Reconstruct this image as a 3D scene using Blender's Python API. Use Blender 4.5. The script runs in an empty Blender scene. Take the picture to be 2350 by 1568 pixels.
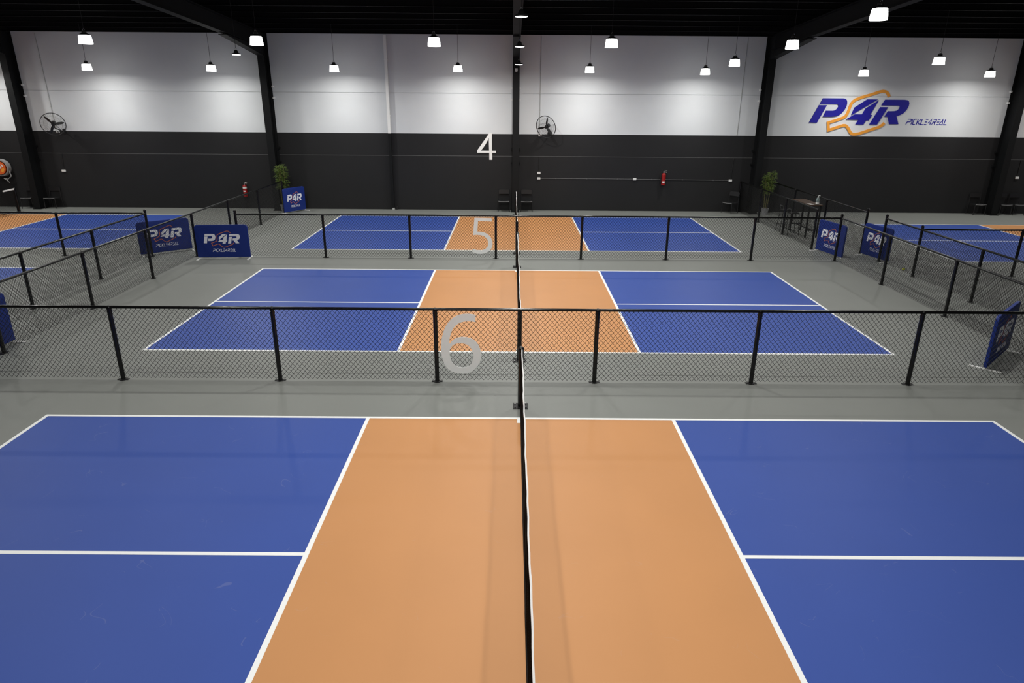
import bpy, bmesh, math, random
from mathutils import Vector, Matrix
from mathutils.geometry import tessellate_polygon

# ---------------------------------------------------------------- camera, world, exposure
sc = bpy.context.scene
COL = sc.collection
cam_data = bpy.data.cameras.new('camera')
cam_data.sensor_width = 36.0
cam_data.lens = 1537.82 * 36.0 / 2350.0
cam_data.clip_start = 0.05
cam_data.clip_end = 200
cam = bpy.data.objects.new('camera', cam_data)
cam.location = (-0.1407, -5.5073, 4.2509)
cam.rotation_euler = (1.2230, -0.0066, 0.0012)
COL.objects.link(cam)
sc.camera = cam

world = bpy.data.worlds.new('world')
world.use_nodes = True
world.node_tree.nodes['Background'].inputs[0].default_value = (0.5, 0.55, 0.6, 1)
world.node_tree.nodes['Background'].inputs[1].default_value = 0.0
sc.world = world

sc.view_settings.view_transform = 'Standard'
sc.view_settings.look = 'None'
sc.view_settings.exposure = 0.0
sc.view_settings.gamma = 1.0
sc.view_settings.use_curve_mapping = False
LAMP_W = 78.0          # each hanging lamp
SHADE_E = 5.2          # glow of the white shades
LIGHT_COL = (1.0, 0.985, 0.95)

WALL_Y = 21.87
EAVE_Z = 6.47
SLOPE = 0.0575


def roof_z(y):
    return EAVE_Z + SLOPE * (WALL_Y - y)


# ---------------------------------------------------------------- materials
MAT = {}


def mat(name, col, rough=0.6, spec=0.3, metal=0.0, emit=None, noise=0.0, nscale=8.0, bump=0.0, alpha=None, trans=0.0):
    m = bpy.data.materials.new(name)
    m.use_nodes = True
    nt = m.node_tree
    b = nt.nodes['Principled BSDF']
    b.inputs['Base Color'].default_value = (*col, 1)
    b.inputs['Roughness'].default_value = rough
    b.inputs['Specular IOR Level'].default_value = spec
    b.inputs['Metallic'].default_value = metal
    if trans:
        b.inputs['Transmission Weight'].default_value = trans
    if emit:
        b.inputs['Emission Color'].default_value = (*LIGHT_COL, 1)
        b.inputs['Emission Strength'].default_value = emit
    if noise or bump:
        tc = nt.nodes.new('ShaderNodeTexCoord')
        n = nt.nodes.new('ShaderNodeTexNoise')
        n.inputs['Scale'].default_value = nscale
        n.inputs['Detail'].default_value = 4
        nt.links.new(tc.outputs['Object'], n.inputs['Vector'])
        if noise:
            mx = nt.nodes.new('ShaderNodeMix')
            mx.data_type = 'RGBA'
            mx.inputs[6].default_value = (*[max(0, c * (1 - noise)) for c in col], 1)
            mx.inputs[7].default_value = (*[min(1, c * (1 + noise)) for c in col], 1)
            nt.links.new(n.outputs['Fac'], mx.inputs[0])
            nt.links.new(mx.outputs[2], b.inputs['Base Color'])
        if bump:
            bp = nt.nodes.new('ShaderNodeBump')
            bp.inputs['Strength'].default_value = bump
            bp.inputs['Distance'].default_value = 0.02
            nt.links.new(n.outputs['Fac'], bp.inputs['Height'])
            nt.links.new(bp.outputs['Normal'], b.inputs['Normal'])
    MAT[name] = m
    return m


def court_mat(name, col, rough, spec, scuff):
    """acrylic court paint with faint tonal mottling and thin pale scuff marks"""
    m = mat(name, col, rough, spec)
    nt = m.node_tree
    b = nt.nodes['Principled BSDF']
    geo = nt.nodes.new('ShaderNodeNewGeometry')
    n = nt.nodes.new('ShaderNodeTexNoise')
    n.inputs['Scale'].default_value = 0.9
    n.inputs['Detail'].default_value = 5
    nt.links.new(geo.outputs['Position'], n.inputs['Vector'])
    mx = nt.nodes.new('ShaderNodeMix')
    mx.data_type = 'RGBA'
    mx.inputs[6].default_value = (*[c * 0.94 for c in col], 1)
    mx.inputs[7].default_value = (*[c * 1.06 for c in col], 1)
    nt.links.new(n.outputs['Fac'], mx.inputs[0])
    # scuffs: thin contour bands of a distorted noise, broken up by a second noise
    n2 = nt.nodes.new('ShaderNodeTexNoise')
    n2.inputs['Scale'].default_value = 1.7
    n2.inputs['Detail'].default_value = 1
    n2.inputs['Distortion'].default_value = 1.5
    nt.links.new(geo.outputs['Position'], n2.inputs['Vector'])
    s1 = nt.nodes.new('ShaderNodeMath'); s1.operation = 'SUBTRACT'; s1.inputs[1].default_value = 0.5
    nt.links.new(n2.outputs['Fac'], s1.inputs[0])
    s2 = nt.nodes.new('ShaderNodeMath'); s2.operation = 'ABSOLUTE'
    nt.links.new(s1.outputs[0], s2.inputs[0])
    s3 = nt.nodes.new('ShaderNodeMath'); s3.operation = 'LESS_THAN'; s3.inputs[1].default_value = 0.0035
    nt.links.new(s2.outputs[0], s3.inputs[0])
    n3 = nt.nodes.new('ShaderNodeTexNoise')
    n3.inputs['Scale'].default_value = 3.1
    n3.inputs['Detail'].default_value = 2
    nt.links.new(geo.outputs['Position'], n3.inputs['Vector'])
    s4 = nt.nodes.new('ShaderNodeMath'); s4.operation = 'GREATER_THAN'; s4.inputs[1].default_value = 0.62
    nt.links.new(n3.outputs['Fac'], s4.inputs[0])
    s5 = nt.nodes.new('ShaderNodeMath'); s5.operation = 'MULTIPLY'
    nt.links.new(s3.outputs[0], s5.inputs[0]); nt.links.new(s4.outputs[0], s5.inputs[1])
    s6 = nt.nodes.new('ShaderNodeMath'); s6.operation = 'MULTIPLY'; s6.inputs[1].default_value = scuff
    nt.links.new(s5.outputs[0], s6.inputs[0])
    mx2 = nt.nodes.new('ShaderNodeMix')
    mx2.data_type = 'RGBA'
    mx2.inputs[7].default_value = (0.42, 0.42, 0.48, 1)
    nt.links.new(s6.outputs[0], mx2.inputs[0])
    nt.links.new(mx.outputs[2], mx2.inputs[6])
    nt.links.new(mx2.outputs[2], b.inputs['Base Color'])
    return m


court_mat('court_blue', (0.0295, 0.070, 0.31), 0.5, 0.3, 0.10)
court_mat('court_orange', (0.515, 0.24, 0.09), 0.5, 0.3, 0.06)
court_mat('floor_grey', (0.188, 0.196, 0.182), 0.5, 0.28, 0.04)
mat('line_white', (0.82, 0.83, 0.82), 0.5, 0.3)
mat('fence_black', (0.004, 0.004, 0.004), 0.22, 0.4)
mat('plate_black', (0.008, 0.008, 0.008), 0.55, 0.3)
mat('wire_black', (0.003, 0.003, 0.003), 0.35, 0.25)
mat('steel_black', (0.0065, 0.007, 0.0075), 0.6, 0.18)
mat('roof_black', (0.0045, 0.0045, 0.005), 0.7, 0.15)
mat('net_black', (0.006, 0.005, 0.005), 0.7, 0.2)
mat('net_tape_white', (0.85, 0.85, 0.84), 0.6, 0.2, noise=0.03, nscale=20)
mat('banner_blue', (0.009, 0.027, 0.19), 0.5, 0.3, bump=0.15, nscale=5)
mat('banner_white', (0.80, 0.80, 0.86), 0.6, 0.2)
mat('banner_orange', (0.52, 0.16, 0.075), 0.6, 0.2)
mat('foot_white', (0.8, 0.8, 0.78), 0.4, 0.4)
mat('sign_blue', (0.015, 0.013, 0.28), 0.45, 0.3)
mat('sign_orange', (0.80, 0.33, 0.045), 0.45, 0.3)
mat('sign_silver', (0.87, 0.885, 0.88), 0.35, 0.4, noise=0.03, nscale=30)
mat('sign_white', (0.85, 0.85, 0.83), 0.5, 0.3)
mat('lamp_black', (0.012, 0.012, 0.013), 0.45, 0.4)
mat('cord_black', (0.015, 0.015, 0.015), 0.6, 0.3)


def shade_mat():
    """translucent acrylic: glows, and lets part of the lamp's light through"""
    m = mat('shade_glow', (0.9, 0.9, 0.9))
    nt = m.node_tree
    nt.nodes.remove(nt.nodes['Principled BSDF'])
    tr = nt.nodes.new('ShaderNodeBsdfTransparent')
    tr.inputs[0].default_value = (0.80, 0.80, 0.80, 1)
    em = nt.nodes.new('ShaderNodeEmission')
    em.inputs[0].default_value = (*LIGHT_COL, 1)
    em.inputs[1].default_value = SHADE_E
    ad = nt.nodes.new('ShaderNodeAddShader')
    nt.links.new(tr.outputs[0], ad.inputs[0])
    nt.links.new(em.outputs[0], ad.inputs[1])
    nt.links.new(ad.outputs[0], nt.nodes['Material Output'].inputs['Surface'])


shade_mat()
mat('lens_glow', (0.9, 0.9, 0.9), 0.5, 0.2, emit=14.0)
mat('plastic_white', (0.78, 0.78, 0.76), 0.4, 0.4)
mat('conduit_dull', (0.13, 0.13, 0.13), 0.5, 0.3)
mat('conduit_grey', (0.42, 0.43, 0.42), 0.5, 0.3)
mat('conduit_black', (0.02, 0.02, 0.02), 0.5, 0.3)
mat('chair_black', (0.016, 0.016, 0.017), 0.4, 0.4)
mat('edge_glint', (0.17, 0.17, 0.17), 0.35, 0.5)  # pale grey that paints in the glint on seat edges and stool backs
mat('table_wood', (0.045, 0.026, 0.015), 0.6, 0.25, noise=0.35, nscale=6)
mat('stool_black', (0.014, 0.014, 0.014), 0.4, 0.4)
mat('extinguisher_red', (0.30, 0.012, 0.012), 0.3, 0.4)
mat('label_white', (0.75, 0.74, 0.72), 0.5, 0.3)
mat('chrome', (0.6, 0.6, 0.58), 0.25, 0.5, metal=0.9)
mat('hose_black', (0.02, 0.02, 0.02), 0.5, 0.3)
mat('hose_grey', (0.28, 0.28, 0.28), 0.5, 0.3)
mat('reel_orange', (0.72, 0.13, 0.03), 0.4, 0.4)
mat('leaf_green', (0.085, 0.13, 0.022), 0.5, 0.3, noise=0.45, nscale=14)
mat('stem_green', (0.16, 0.15, 0.05), 0.5, 0.3, noise=0.2, nscale=20)
mat('pot_grey', (0.30, 0.30, 0.31), 0.5, 0.3)
mat('soil_brown', (0.03, 0.02, 0.014), 0.9, 0.1)
mat('ball_yellow', (0.78, 0.82, 0.07), 0.4, 0.4)
mat('bottle_clear', (0.55, 0.66, 0.66), 0.1, 0.5, trans=0.75)
mat('paper_white', (0.82, 0.82, 0.80), 0.6, 0.2)


def wall_mat():
    """precast panels painted white above 2.95 m and charcoal below"""
    m = mat('wall_paint', (0.8, 0.8, 0.8), 0.65, 0.25)
    nt = m.node_tree
    b = nt.nodes['Principled BSDF']
    geo = nt.nodes.new('ShaderNodeNewGeometry')
    sep = nt.nodes.new('ShaderNodeSeparateXYZ')
    nt.links.new(geo.outputs['Position'], sep.inputs[0])
    gt = nt.nodes.new('ShaderNodeMath'); gt.operation = 'GREATER_THAN'; gt.inputs[1].default_value = 2.95
    nt.links.new(sep.outputs['Z'], gt.inputs[0])
    n = nt.nodes.new('ShaderNodeTexNoise')
    n.inputs['Scale'].default_value = 1.4
    n.inputs['Detail'].default_value = 6
    nt.links.new(geo.outputs['Position'], n.inputs['Vector'])
    w = nt.nodes.new('ShaderNodeMix'); w.data_type = 'RGBA'
    w.inputs[6].default_value = (0.63, 0.65, 0.665, 1)
    w.inputs[7].default_value = (0.69, 0.71, 0.72, 1)
    nt.links.new(n.outputs['Fac'], w.inputs[0])
    d = nt.nodes.new('ShaderNodeMix'); d.data_type = 'RGBA'
    d.inputs[6].default_value = (0.0138, 0.0138, 0.0145, 1)
    d.inputs[7].default_value = (0.0172, 0.0172, 0.018, 1)
    nt.links.new(n.outputs['Fac'], d.inputs[0])
    mx = nt.nodes.new('ShaderNodeMix'); mx.data_type = 'RGBA'
    nt.links.new(gt.outputs[0], mx.inputs[0])
    nt.links.new(d.outputs[2], mx.inputs[6])
    nt.links.new(w.outputs[2], mx.inputs[7])
    nt.links.new(mx.outputs[2], b.inputs['Base Color'])
    return m


wall_mat()

# ---------------------------------------------------------------- helpers


class MB:
    """collects shapes into one mesh"""

    def __init__(self):
        self.bm = bmesh.new()

    def box(self, x0, y0, z0, x1, y1, z1, M=None):
        v = [self.bm.verts.new((x, y, z)) for x in (x0, x1) for y in (y0, y1) for z in (z0, z1)]
        for f in ((0, 1, 3, 2), (4, 6, 7, 5), (0, 4, 5, 1), (2, 3, 7, 6), (0, 2, 6, 4), (1, 5, 7, 3)):
            self.bm.faces.new([v[i] for i in f])
        if M:
            for q in v:
                q.co = M @ q.co
        return self

    def tube(self, pts, r, n=8, cap=True, closed=False):
        pts = [Vector(p) for p in pts]
        rs = r if isinstance(r, (list, tuple)) else [r] * len(pts)
        rings = []
        N = len(pts)
        prev = None
        for i, p in enumerate(pts):
            if closed:
                t = (pts[(i + 1) % N] - pts[i - 1]).normalized()
            else:
                t = (pts[min(i + 1, N - 1)] - pts[max(i - 1, 0)]).normalized()
            if prev is None:
                a = Vector((0, 0, 1)) if abs(t.z) < 0.9 else Vector((1, 0, 0))
                u = t.cross(a).normalized()
            else:
                u = (prev - t * prev.dot(t)).normalized()
            prev = u
            w = t.cross(u)
            rings.append([self.bm.verts.new(p + (u * math.cos(k * 2 * math.pi / n) + w * math.sin(k * 2 * math.pi / n)) * rs[i]) for k in range(n)])
        for i in range(N if closed else N - 1):
            a, b = rings[i], rings[(i + 1) % N]
            for k in range(n):
                self.bm.faces.new((a[k], a[(k + 1) % n], b[(k + 1) % n], b[k]))
        if cap and not closed and n > 2:
            self.bm.faces.new(rings[0][::-1])
            self.bm.faces.new(rings[-1])
        return self

    def lathe(self, prof, n=24, c=(0, 0, 0), cap=True):
        rings = []
        for r, z in prof:
            rings.append([self.bm.verts.new((c[0] + r * math.cos(k * 2 * math.pi / n), c[1] + r * math.sin(k * 2 * math.pi / n), c[2] + z)) for k in range(n)])
        for a, b in zip(rings, rings[1:]):
            for k in range(n):
                self.bm.faces.new((a[k], a[(k + 1) % n], b[(k + 1) % n], b[k]))
        if cap:
            self.bm.faces.new(rings[0][::-1])
            self.bm.faces.new(rings[-1])
        return self

    def poly(self, loops, d, M=None):
        """flat outline in x,z (front at y=-d, back at y=0), with holes"""
        loops = [[Vector((x, z, 0)) for x, z in l] for l in loops]
        tris = tessellate_polygon(loops)
        flat = [p for l in loops for p in l]
        fr = [self.bm.verts.new((p.x, -d, p.y)) for p in flat]
        bk = [self.bm.verts.new((p.x, 0, p.y)) for p in flat]
        for t in tris:
            try:
                self.bm.faces.new([fr[i] for i in t])
                self.bm.faces.new([bk[i] for i in reversed(t)])
            except ValueError:
                pass
        o = 0
        for l in loops:
            k = len(l)
            for i in range(k):
                a, b = o + i, o + (i + 1) % k
                self.bm.faces.new((fr[a], fr[b], bk[b], bk[a]))
            o += k
        if M:
            for q in fr + bk:
                q.co = M @ q.co
        return self

    def ribbon(self, pts, w, d, closed=False, M=None):
        """stroke of width w along x,z points, extruded by d towards -y"""
        P = [Vector((x, z)) for x, z in pts]
        N = len(P)
        L, R_ = [], []
        for i, p in enumerate(P):
            if closed:
                t0 = (p - P[i - 1]).normalized(); t1 = (P[(i + 1) % N] - p).normalized()
            else:
                t0 = (p - P[i - 1]).normalized() if i else (P[1] - p).normalized()
                t1 = (P[i + 1] - p).normalized() if i < N - 1 else t0
            n0 = Vector((-t0.y, t0.x)); n1 = Vector((-t1.y, t1.x))
            nn = (n0 + n1)
            nn = nn.normalized() if nn.length > 1e-6 else n0
            k = w / 2 / max(0.45, nn.dot(n0))
            L.append(p + nn * k); R_.append(p - nn * k)
        vs = []
        for a, b in zip(L, R_):
            vs.append([self.bm.verts.new((q[0], y, q[1])) for q in (a, b) for y in (-d, 0)])
        for i in range(N if closed else N - 1):
            a, b = vs[i], vs[(i + 1) % N]
            self.bm.faces.new((a[0], a[2], b[2], b[0])); self.bm.faces.new((a[3], a[1], b[1], b[3]))
            self.bm.faces.new((a[1], a[0], b[0], b[1])); self.bm.faces.new((a[2], a[3], b[3], b[2]))
        if not closed:
            for a in (vs[0], vs[-1]):
                self.bm.faces.new((a[0], a[1], a[3], a[2]))
        if M:
            for r in vs:
                for q in r:
                    q.co = M @ q.co
        return self

    def mesh(self, name, material, smooth=False):
        bmesh.ops.recalc_face_normals(self.bm, faces=self.bm.faces)
        me = bpy.data.meshes.new(name)
        self.bm.to_mesh(me)
        self.bm.free()
        me.materials.append(MAT[material])
        if smooth:
            for p in me.polygons:
                p.use_smooth = True
            try:
                me.set_sharp_from_angle(angle=math.radians(40))
            except Exception:
                pass
        return me

    def obj(self, name, material, parent=None, smooth=False, loc=None, rot=None):
        return link(name, self.mesh(name, material, smooth), parent, loc, rot)


def link(name, me, parent=None, loc=None, rot=None):
    o = bpy.data.objects.new(name, me)
    COL.objects.link(o)
    if parent:
        o.parent = parent
    if loc:
        o.location = loc
    if rot:
        o.rotation_euler = rot
    return o


def tag(o, label, cat, group=None):
    o['label'] = label
    o['category'] = cat
    if group:
        o['group'] = group
    return o


def thing(name, label, cat, loc=(0, 0, 0), rz=0.0, group=None):
    o = bpy.data.objects.new(name, None)
    o.empty_display_size = 0.2
    COL.objects.link(o)
    o.location = loc
    o.rotation_euler = (0, 0, rz)
    return tag(o, label, cat, group)


def structure(o):
    o['kind'] = 'structure'
    return o


def copy_tree(o, parent=None):
    c = o.copy()
    COL.objects.link(c)
    if parent:
        c.parent = parent
    for ch in list(o.children):
        copy_tree(ch, c)
    return c


# ---------------------------------------------------------------- building shell
structure(MB().box(-28.6, -12, -0.2, 28.6, 22.2, 0.0).obj('floor', 'floor_grey'))

w = MB()
w.box(-28.6, WALL_Y + 0.03, 0, 28.6, WALL_Y + 0.25, 8.0)
w.box(-28.6, WALL_Y - 0.012, 0, 28.6, WALL_Y + 0.03, 2.105)
w.box(-28.6, WALL_Y, 2.122, 28.6, WALL_Y + 0.03, 4.425)
w.box(-28.6, WALL_Y, 4.437, 28.6, WALL_Y + 0.03, 8.0)
structure(w.obj('wall_back', 'wall_paint'))
mat('joint_grey', (0.16, 0.16, 0.16), 0.6, 0.3)
structure(MB().box(-28.6, WALL_Y - 0.006, 2.105, 28.6, WALL_Y + 0.03, 2.116).obj('trim_99', 'joint_grey'))  # paler grey strip along the lower panel joint
structure(MB().box(-28.85, -12, 0, -28.6, 22.1, 9.5).obj('wall_left', 'wall_paint'))
structure(MB().box(28.6, -12, 0, 28.85, 22.1, 9.5).obj('wall_right', 'wall_paint'))
structure(MB().box(-28.85, -12.25, 0, 28.85, -12, 9.5).obj('wall_front', 'steel_black'))

# roof sheeting: low trapezoidal ribs running down the slope
c = MB()
x = -28.8
while x < 28.8:
    prof = [(x, 0), (x + 0.5, 0), (x + 0.54, 0.03), (x + 0.6, 0.03), (x + 0.64, 0)]
    for (xa, ha), (xb, hb) in zip(prof, prof[1:]):
        vs = [c.bm.verts.new(p) for p in ((xa, -12.2, roof_z(-12.2) + 0.2 + ha), (xb, -12.2, roof_z(-12.2) + 0.2 + hb),
                                          (xb, 22.1, roof_z(22.1) + 0.2 + hb), (xa, 22.1, roof_z(22.1) + 0.2 + ha))]
        c.bm.faces.new(vs)
    x += 0.64
bmesh.ops.remove_doubles(c.bm, verts=c.bm.verts, dist=0.001)
structure(c.obj('ceiling', 'roof_black'))
k = 1
y = 21.72
purlin = None
while y > -11.5:
    if purlin is None:
        purlin = MB().box(-28.6, -0.03, 0.0, 28.6, 0.03, 0.012).box(-28.6, 0.018, 0.012, 28.6, 0.03, 0.2).mesh('trim', 'roof_black')
    structure(link('trim_%d' % k, purlin, loc=(0, y, roof_z(y))))
    k += 1
    y -= 1.06

# portal frames: I-section columns, haunches and rafters
FW = 0.25
frames = [(-18.995, 'black steel column at far left, between the orange hose reel and wall fan', 'black roof beam at far left, above the hose reel column'),
          (-9.46, 'black steel column beside the left potted bamboo', 'black roof beam with sloping haunch above the left bamboo'),
          (-0.02, 'black steel column in the middle of the wall, right of the white number 4', 'black roof beam over the middle column and its disc lamps'),
          (9.46, 'black steel column beside the right potted bamboo, left of the wall logo', 'black roof beam with sloping haunch above the right bamboo'),
          (19.03, 'black steel column at far right, past the big wall logo', 'black roof beam at far right, past the big wall logo')]
for xc, lab, blab in frames:
    t = thing('steel_column', lab, 'steel column', (xc, 0, 0))
    tb = thing('roof_beam', blab, 'roof beam', (xc, 0, 0))
    h = FW / 2
    m = MB()
    zt = roof_z(21.3) - 0.02
    m.box(-h, 21.3, 0, h, 21.32, 5.72).box(-h, 21.835, 0, h, 21.855, zt).box(-0.008, 21.32, 0, 0.008, 21.835, zt)
    m.box(-h - 0.03, 21.26, 0, h + 0.03, 21.855, 0.02)
    m.obj('column', 'steel_black', t)
    # haunch under the rafter
    hb = MB()
    pts = [(21.3, 5.70), (18.1, 6.13), (18.1, 6.18), (21.3, 6.0)]
    vs0 = [hb.bm.verts.new((-0.008, a, b)) for a, b in pts]
    vs1 = [hb.bm.verts.new((0.008, a, b)) for a, b in pts]
    hb.bm.faces.new(vs0); hb.bm.faces.new(vs1[::-1])
    for i in range(4):
        hb.bm.faces.new((vs0[i], vs0[(i + 1) % 4], vs1[(i + 1) % 4], vs1[i]))
    fl = [hb.bm.verts.new((sx * h, a, b + dz)) for sx in (-1, 1) for (a, b) in ((21.32, 5.70), (18.0, 6.142)) for dz in (-0.02, 0)]
    for f in ((0, 1, 3, 2), (4, 6, 7, 5), (0, 4, 5, 1), (2, 3, 7, 6), (0, 2, 6, 4), (1, 5, 7, 3)):
        hb.bm.faces.new([fl[i] for i in f])
    hb.obj('haunch', 'steel_black', tb)
    # rafter
    r = MB()
    for (xa, xb, da, db) in ((-h, h, -0.51, -0.49), (-h, h, -0.03, -0.01), (-0.008, 0.008, -0.49, -0.03)):
        y0, y1 = 21.3, -12.0
        q = [r.bm.verts.new((xx, yy, roof_z(yy) + dd)) for xx in (xa, xb) for yy in (y0, y1) for dd in (da, db)]
        for f in ((0, 1, 3, 2), (4, 6, 7, 5), (0, 4, 5, 1), (2, 3, 7, 6), (0, 2, 6, 4), (1, 5, 7, 3)):
            r.bm.faces.new([q[i] for i in f])
    r.obj('rafter', 'roof_black', tb)
    for sx in (-1, 1):
        for z, mt in ((4.62, 'plastic_white'), (4.22, 'plastic_white'), (2.38, 'steel_black'), (1.86, 'steel_black')):
            xo = sx * (h + 0.03)
            MB().box(xo - 0.03, 21.78, z - 0.035, xo + 0.03, 21.87, z + 0.035).obj('panel_bracket', mt, t)

# ---------------------------------------------------------------- painted courts
KX0, KX1, LX, HY = 2.127, 2.177, 6.706, 3.048


def court(xc, yc, label):
    t = thing('pickleball_court', label, 'pickleball court', (xc, yc, 0))
    P, Lz = 0.003, 0.005
    for sx in (-1, 1):
        xa, xb = sorted((sx * KX1, sx * (LX - 0.05)))
        for ya, yb in ((-HY + 0.05, -0.025), (0.025, HY - 0.05)):
            MB().box(xa, ya, 0, xb, yb, P).obj('service_court', 'court_blue', t)
        MB().box(xa, -0.025, 0, xb, 0.025, Lz).obj('centre_line', 'line_white', t)
        xa, xb = sorted((sx * KX0, sx * KX1))
        MB().box(xa, -HY + 0.05, 0, xb, HY - 0.05, Lz).obj('kitchen_line', 'line_white', t)
        xa, xb = sorted((sx * (LX - 0.05), sx * LX))
        MB().box(xa, -HY, 0, xb, HY, Lz).obj('baseline', 'line_white', t)
        ya, yb = sorted((sx * (HY - 0.05), sx * HY))
        MB().box(-LX + 0.05, ya, 0, LX - 0.05, yb, Lz).obj('sideline', 'line_white', t)
        ya, yb = sorted((sx * (HY - 0.05), sx * (HY - 0.17)))
        MB().box(-0.05, ya, P, 0.0, yb, Lz).obj('net_mark', 'line_white', t)
    MB().box(-KX0, -HY + 0.05, 0, KX0, HY - 0.05, P).obj('kitchen', 'court_orange', t)
    return t


CY = (0.0, 8.679, 17.177)
court(0, CY[0], 'nearest blue and orange court filling the bottom of the picture')
court(0, CY[1], 'blue and orange court in the middle, behind the fence with the number 6')
court(0, CY[2], 'blue and orange court behind the number 5 fence, closest to the wall in the middle')
court(-19.23, 17.07, 'blue and orange court at far left behind the left aisle, its orange kitchen in view')
court(-19.23, 8.63, 'blue court at the left edge of which only a small blue corner shows')
court(19.13, 16.09, 'blue and orange court at far right behind the right aisle')

# ---------------------------------------------------------------- nets


def net(xc, yc, label, half=3.42, banded=False):
    t = thing('pickleball_net', label, 'net', (xc, yc, 0))
    rnd = random.Random(int(xc * 7 + yc * 13))
    for s in (-1, 1):
        p = MB().tube([(0, s * half, 0), (0, s * half, 0.90)], 0.04, 14).lathe([(0.043, 0.895), (0.043, 0.915), (0.03, 0.935), (0.008, 0.943)], 14, (0, s * half, 0)).obj('post', 'fence_black', t, True)
        MB().box(-0.11, s * half - 0.10, 0, 0.11, s * half + 0.10, 0.012).obj('base_plate', 'plate_black', p)
        for bx in (-0.08, 0.08):
            for by in (-0.07, 0.07):
                MB().lathe([(0.012, 0.012), (0.012, 0.022)], 8, (bx, s * half + by, 0)).obj('bolt', 'fence_black', p)
    # sagging head line: 0.914 at posts, 0.864 at centre

    def top(y):
        return 0.865 + 0.045 * (y / half) ** 2
    N = 56
    ys = [-half + 0.04 + (2 * half - 0.08) * i / N for i in range(N + 1)]
    wob = [0.014 + 0.003 * math.sin(i * 0.55 + xc) + 0.002 * math.sin(i * 1.7) + rnd.uniform(-0.0015, 0.0015) for i in range(N + 1)]

    def off(y):
        f = (y + half - 0.04) / (2 * half - 0.08) * N
        i = max(0, min(N - 1, int(f)))
        return wob[i] * (1 - (f - i)) + wob[i + 1] * (f - i)
    tp = MB()
    prev = None
    for i, yy in enumerate(ys):
        if banded and i in (6, 50):
            prev = None
            continue
        z = top(yy)
        o = wob[i]
        ring = [tp.bm.verts.new(q) for q in ((o - 0.006, yy, z - 0.05), (o - 0.0075, yy, z - 0.004), (o, yy, z + 0.004), (o + 0.0075, yy, z - 0.004), (o + 0.006, yy, z - 0.05))]
        if prev:
            for a in range(4):
                tp.bm.faces.new((prev[a], prev[a + 1], ring[a + 1], ring[a]))
        prev = ring
    tp.obj('tape', 'net_tape_white', t)
    # knotted netting, thin strands
    nm = MB()
    r = 0.0024
    n = int((2 * half - 0.08) / 0.028)
    for i in range(n + 1):
        yy = -half + 0.04 + (2 * half - 0.08) * i / n
        nm.tube([(0.3 * off(yy), yy, 0.05), (off(yy), yy, top(yy) - 0.045)], r, 3, False)
    for j in range(28):
        f = j / 27
        nm.tube([(off(yy) * (0.3 + 0.7 * f), yy, 0.05 + (top(yy) - 0.095) * f) for yy in ys[::4]], r, 3, False)
    nm.obj('netting', 'net_black', t)
    MB().tube([(wob[i] * 0.3, yy, 0.05) for i, yy in enumerate(ys)], 0.012, 6).obj('bottom_band', 'net_black', t)
    for s in (-1, 1):
        MB().box(-0.012, s * (half - 0.08) - 0.02, 0.05, 0.012, s * (half - 0.08) + 0.02, 0.86).obj('side_band', 'net_black', t)
    return t


net(0, CY[0], 'long net with white top tape across the nearest court')
net(0, CY[1], 'net across the middle court, between the number 6 fence and the number 5 fence')
net(0, CY[2], 'net across the court behind the number 5 fence, its end post near the wall chairs')
net(-19.14, 17.07, 'net at the left edge with white banded tape under the hose reel', banded=True)

# ---------------------------------------------------------------- chain link fences
RAIL_Z, POST_R, RAIL_R, PITCH = 1.205, 0.034, 0.023, 0.0738
_panel = {}


def link_panel(L):
    key = round(L, 2)
    if key in _panel:
        return _panel[key]
    m = MB()
    r = 0.0030
    z0, z1 = 0.03, RAIL_Z + 0.012
    H = z1 - z0
    k = 0.87                       # horizontal run per unit rise
    n = int((L + H * k) / PITCH) + 2
    for s, yo in ((1, -0.0024), (-1, 0.0024)):
        for i in range(-1, n):
            xb = i * PITCH if s > 0 else i * PITCH
            # line x = x0 + s*k*(z-z0), clipped to 0..L
            x0 = xb - H * k if s > 0 else xb
            za, zb = 0.0, H
            if s > 0:
                za = max(za, (0 - x0) / k); zb = min(zb, (L - x0) / k)
            else:
                za = max(za, (x0 - L) / k); zb = min(zb, x0 / k)
            if zb - za < 0.01:
                continue
            m.tube([(x0 + s * k * za, yo, z0 + za), (x0 + s * k * zb, yo, z0 + zb)], r, 4, False)
    _panel[key] = m.mesh('chain_link_panel', 'wire_black')
    return _panel[key]


_post = {}


def post_meshes(tall):
    if tall not in _post:
        h = RAIL_Z + (0.09 if tall else -0.004)
        _post[tall] = (MB().tube([(0, 0, 0.01), (0, 0, h)], POST_R, 14).mesh('post', 'fence_black', True),
                       (MB().lathe([(POST_R + 0.004, h - 0.02), (POST_R + 0.004, h + 0.004), (0.02, h + 0.02), (0.004, h + 0.024)], 14) if tall else
                        MB().lathe([(POST_R + 0.005, h - 0.075), (POST_R + 0.005, h - 0.05)], 14).lathe([(POST_R + 0.002, h - 0.03), (POST_R + 0.002, h + 0.0), (0.026, h + 0.022), (0.012, h + 0.03)], 14)).mesh('post_cap', 'fence_black', True),
                       MB().lathe([(0.062, 0.0), (0.062, 0.008), (0.036, 0.012), (0.036, 0.02)], 8).box(-0.085, -0.03, 0, 0.085, 0.03, 0.009).mesh('base_plate', 'plate_black'))
    return _post[tall]


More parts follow.
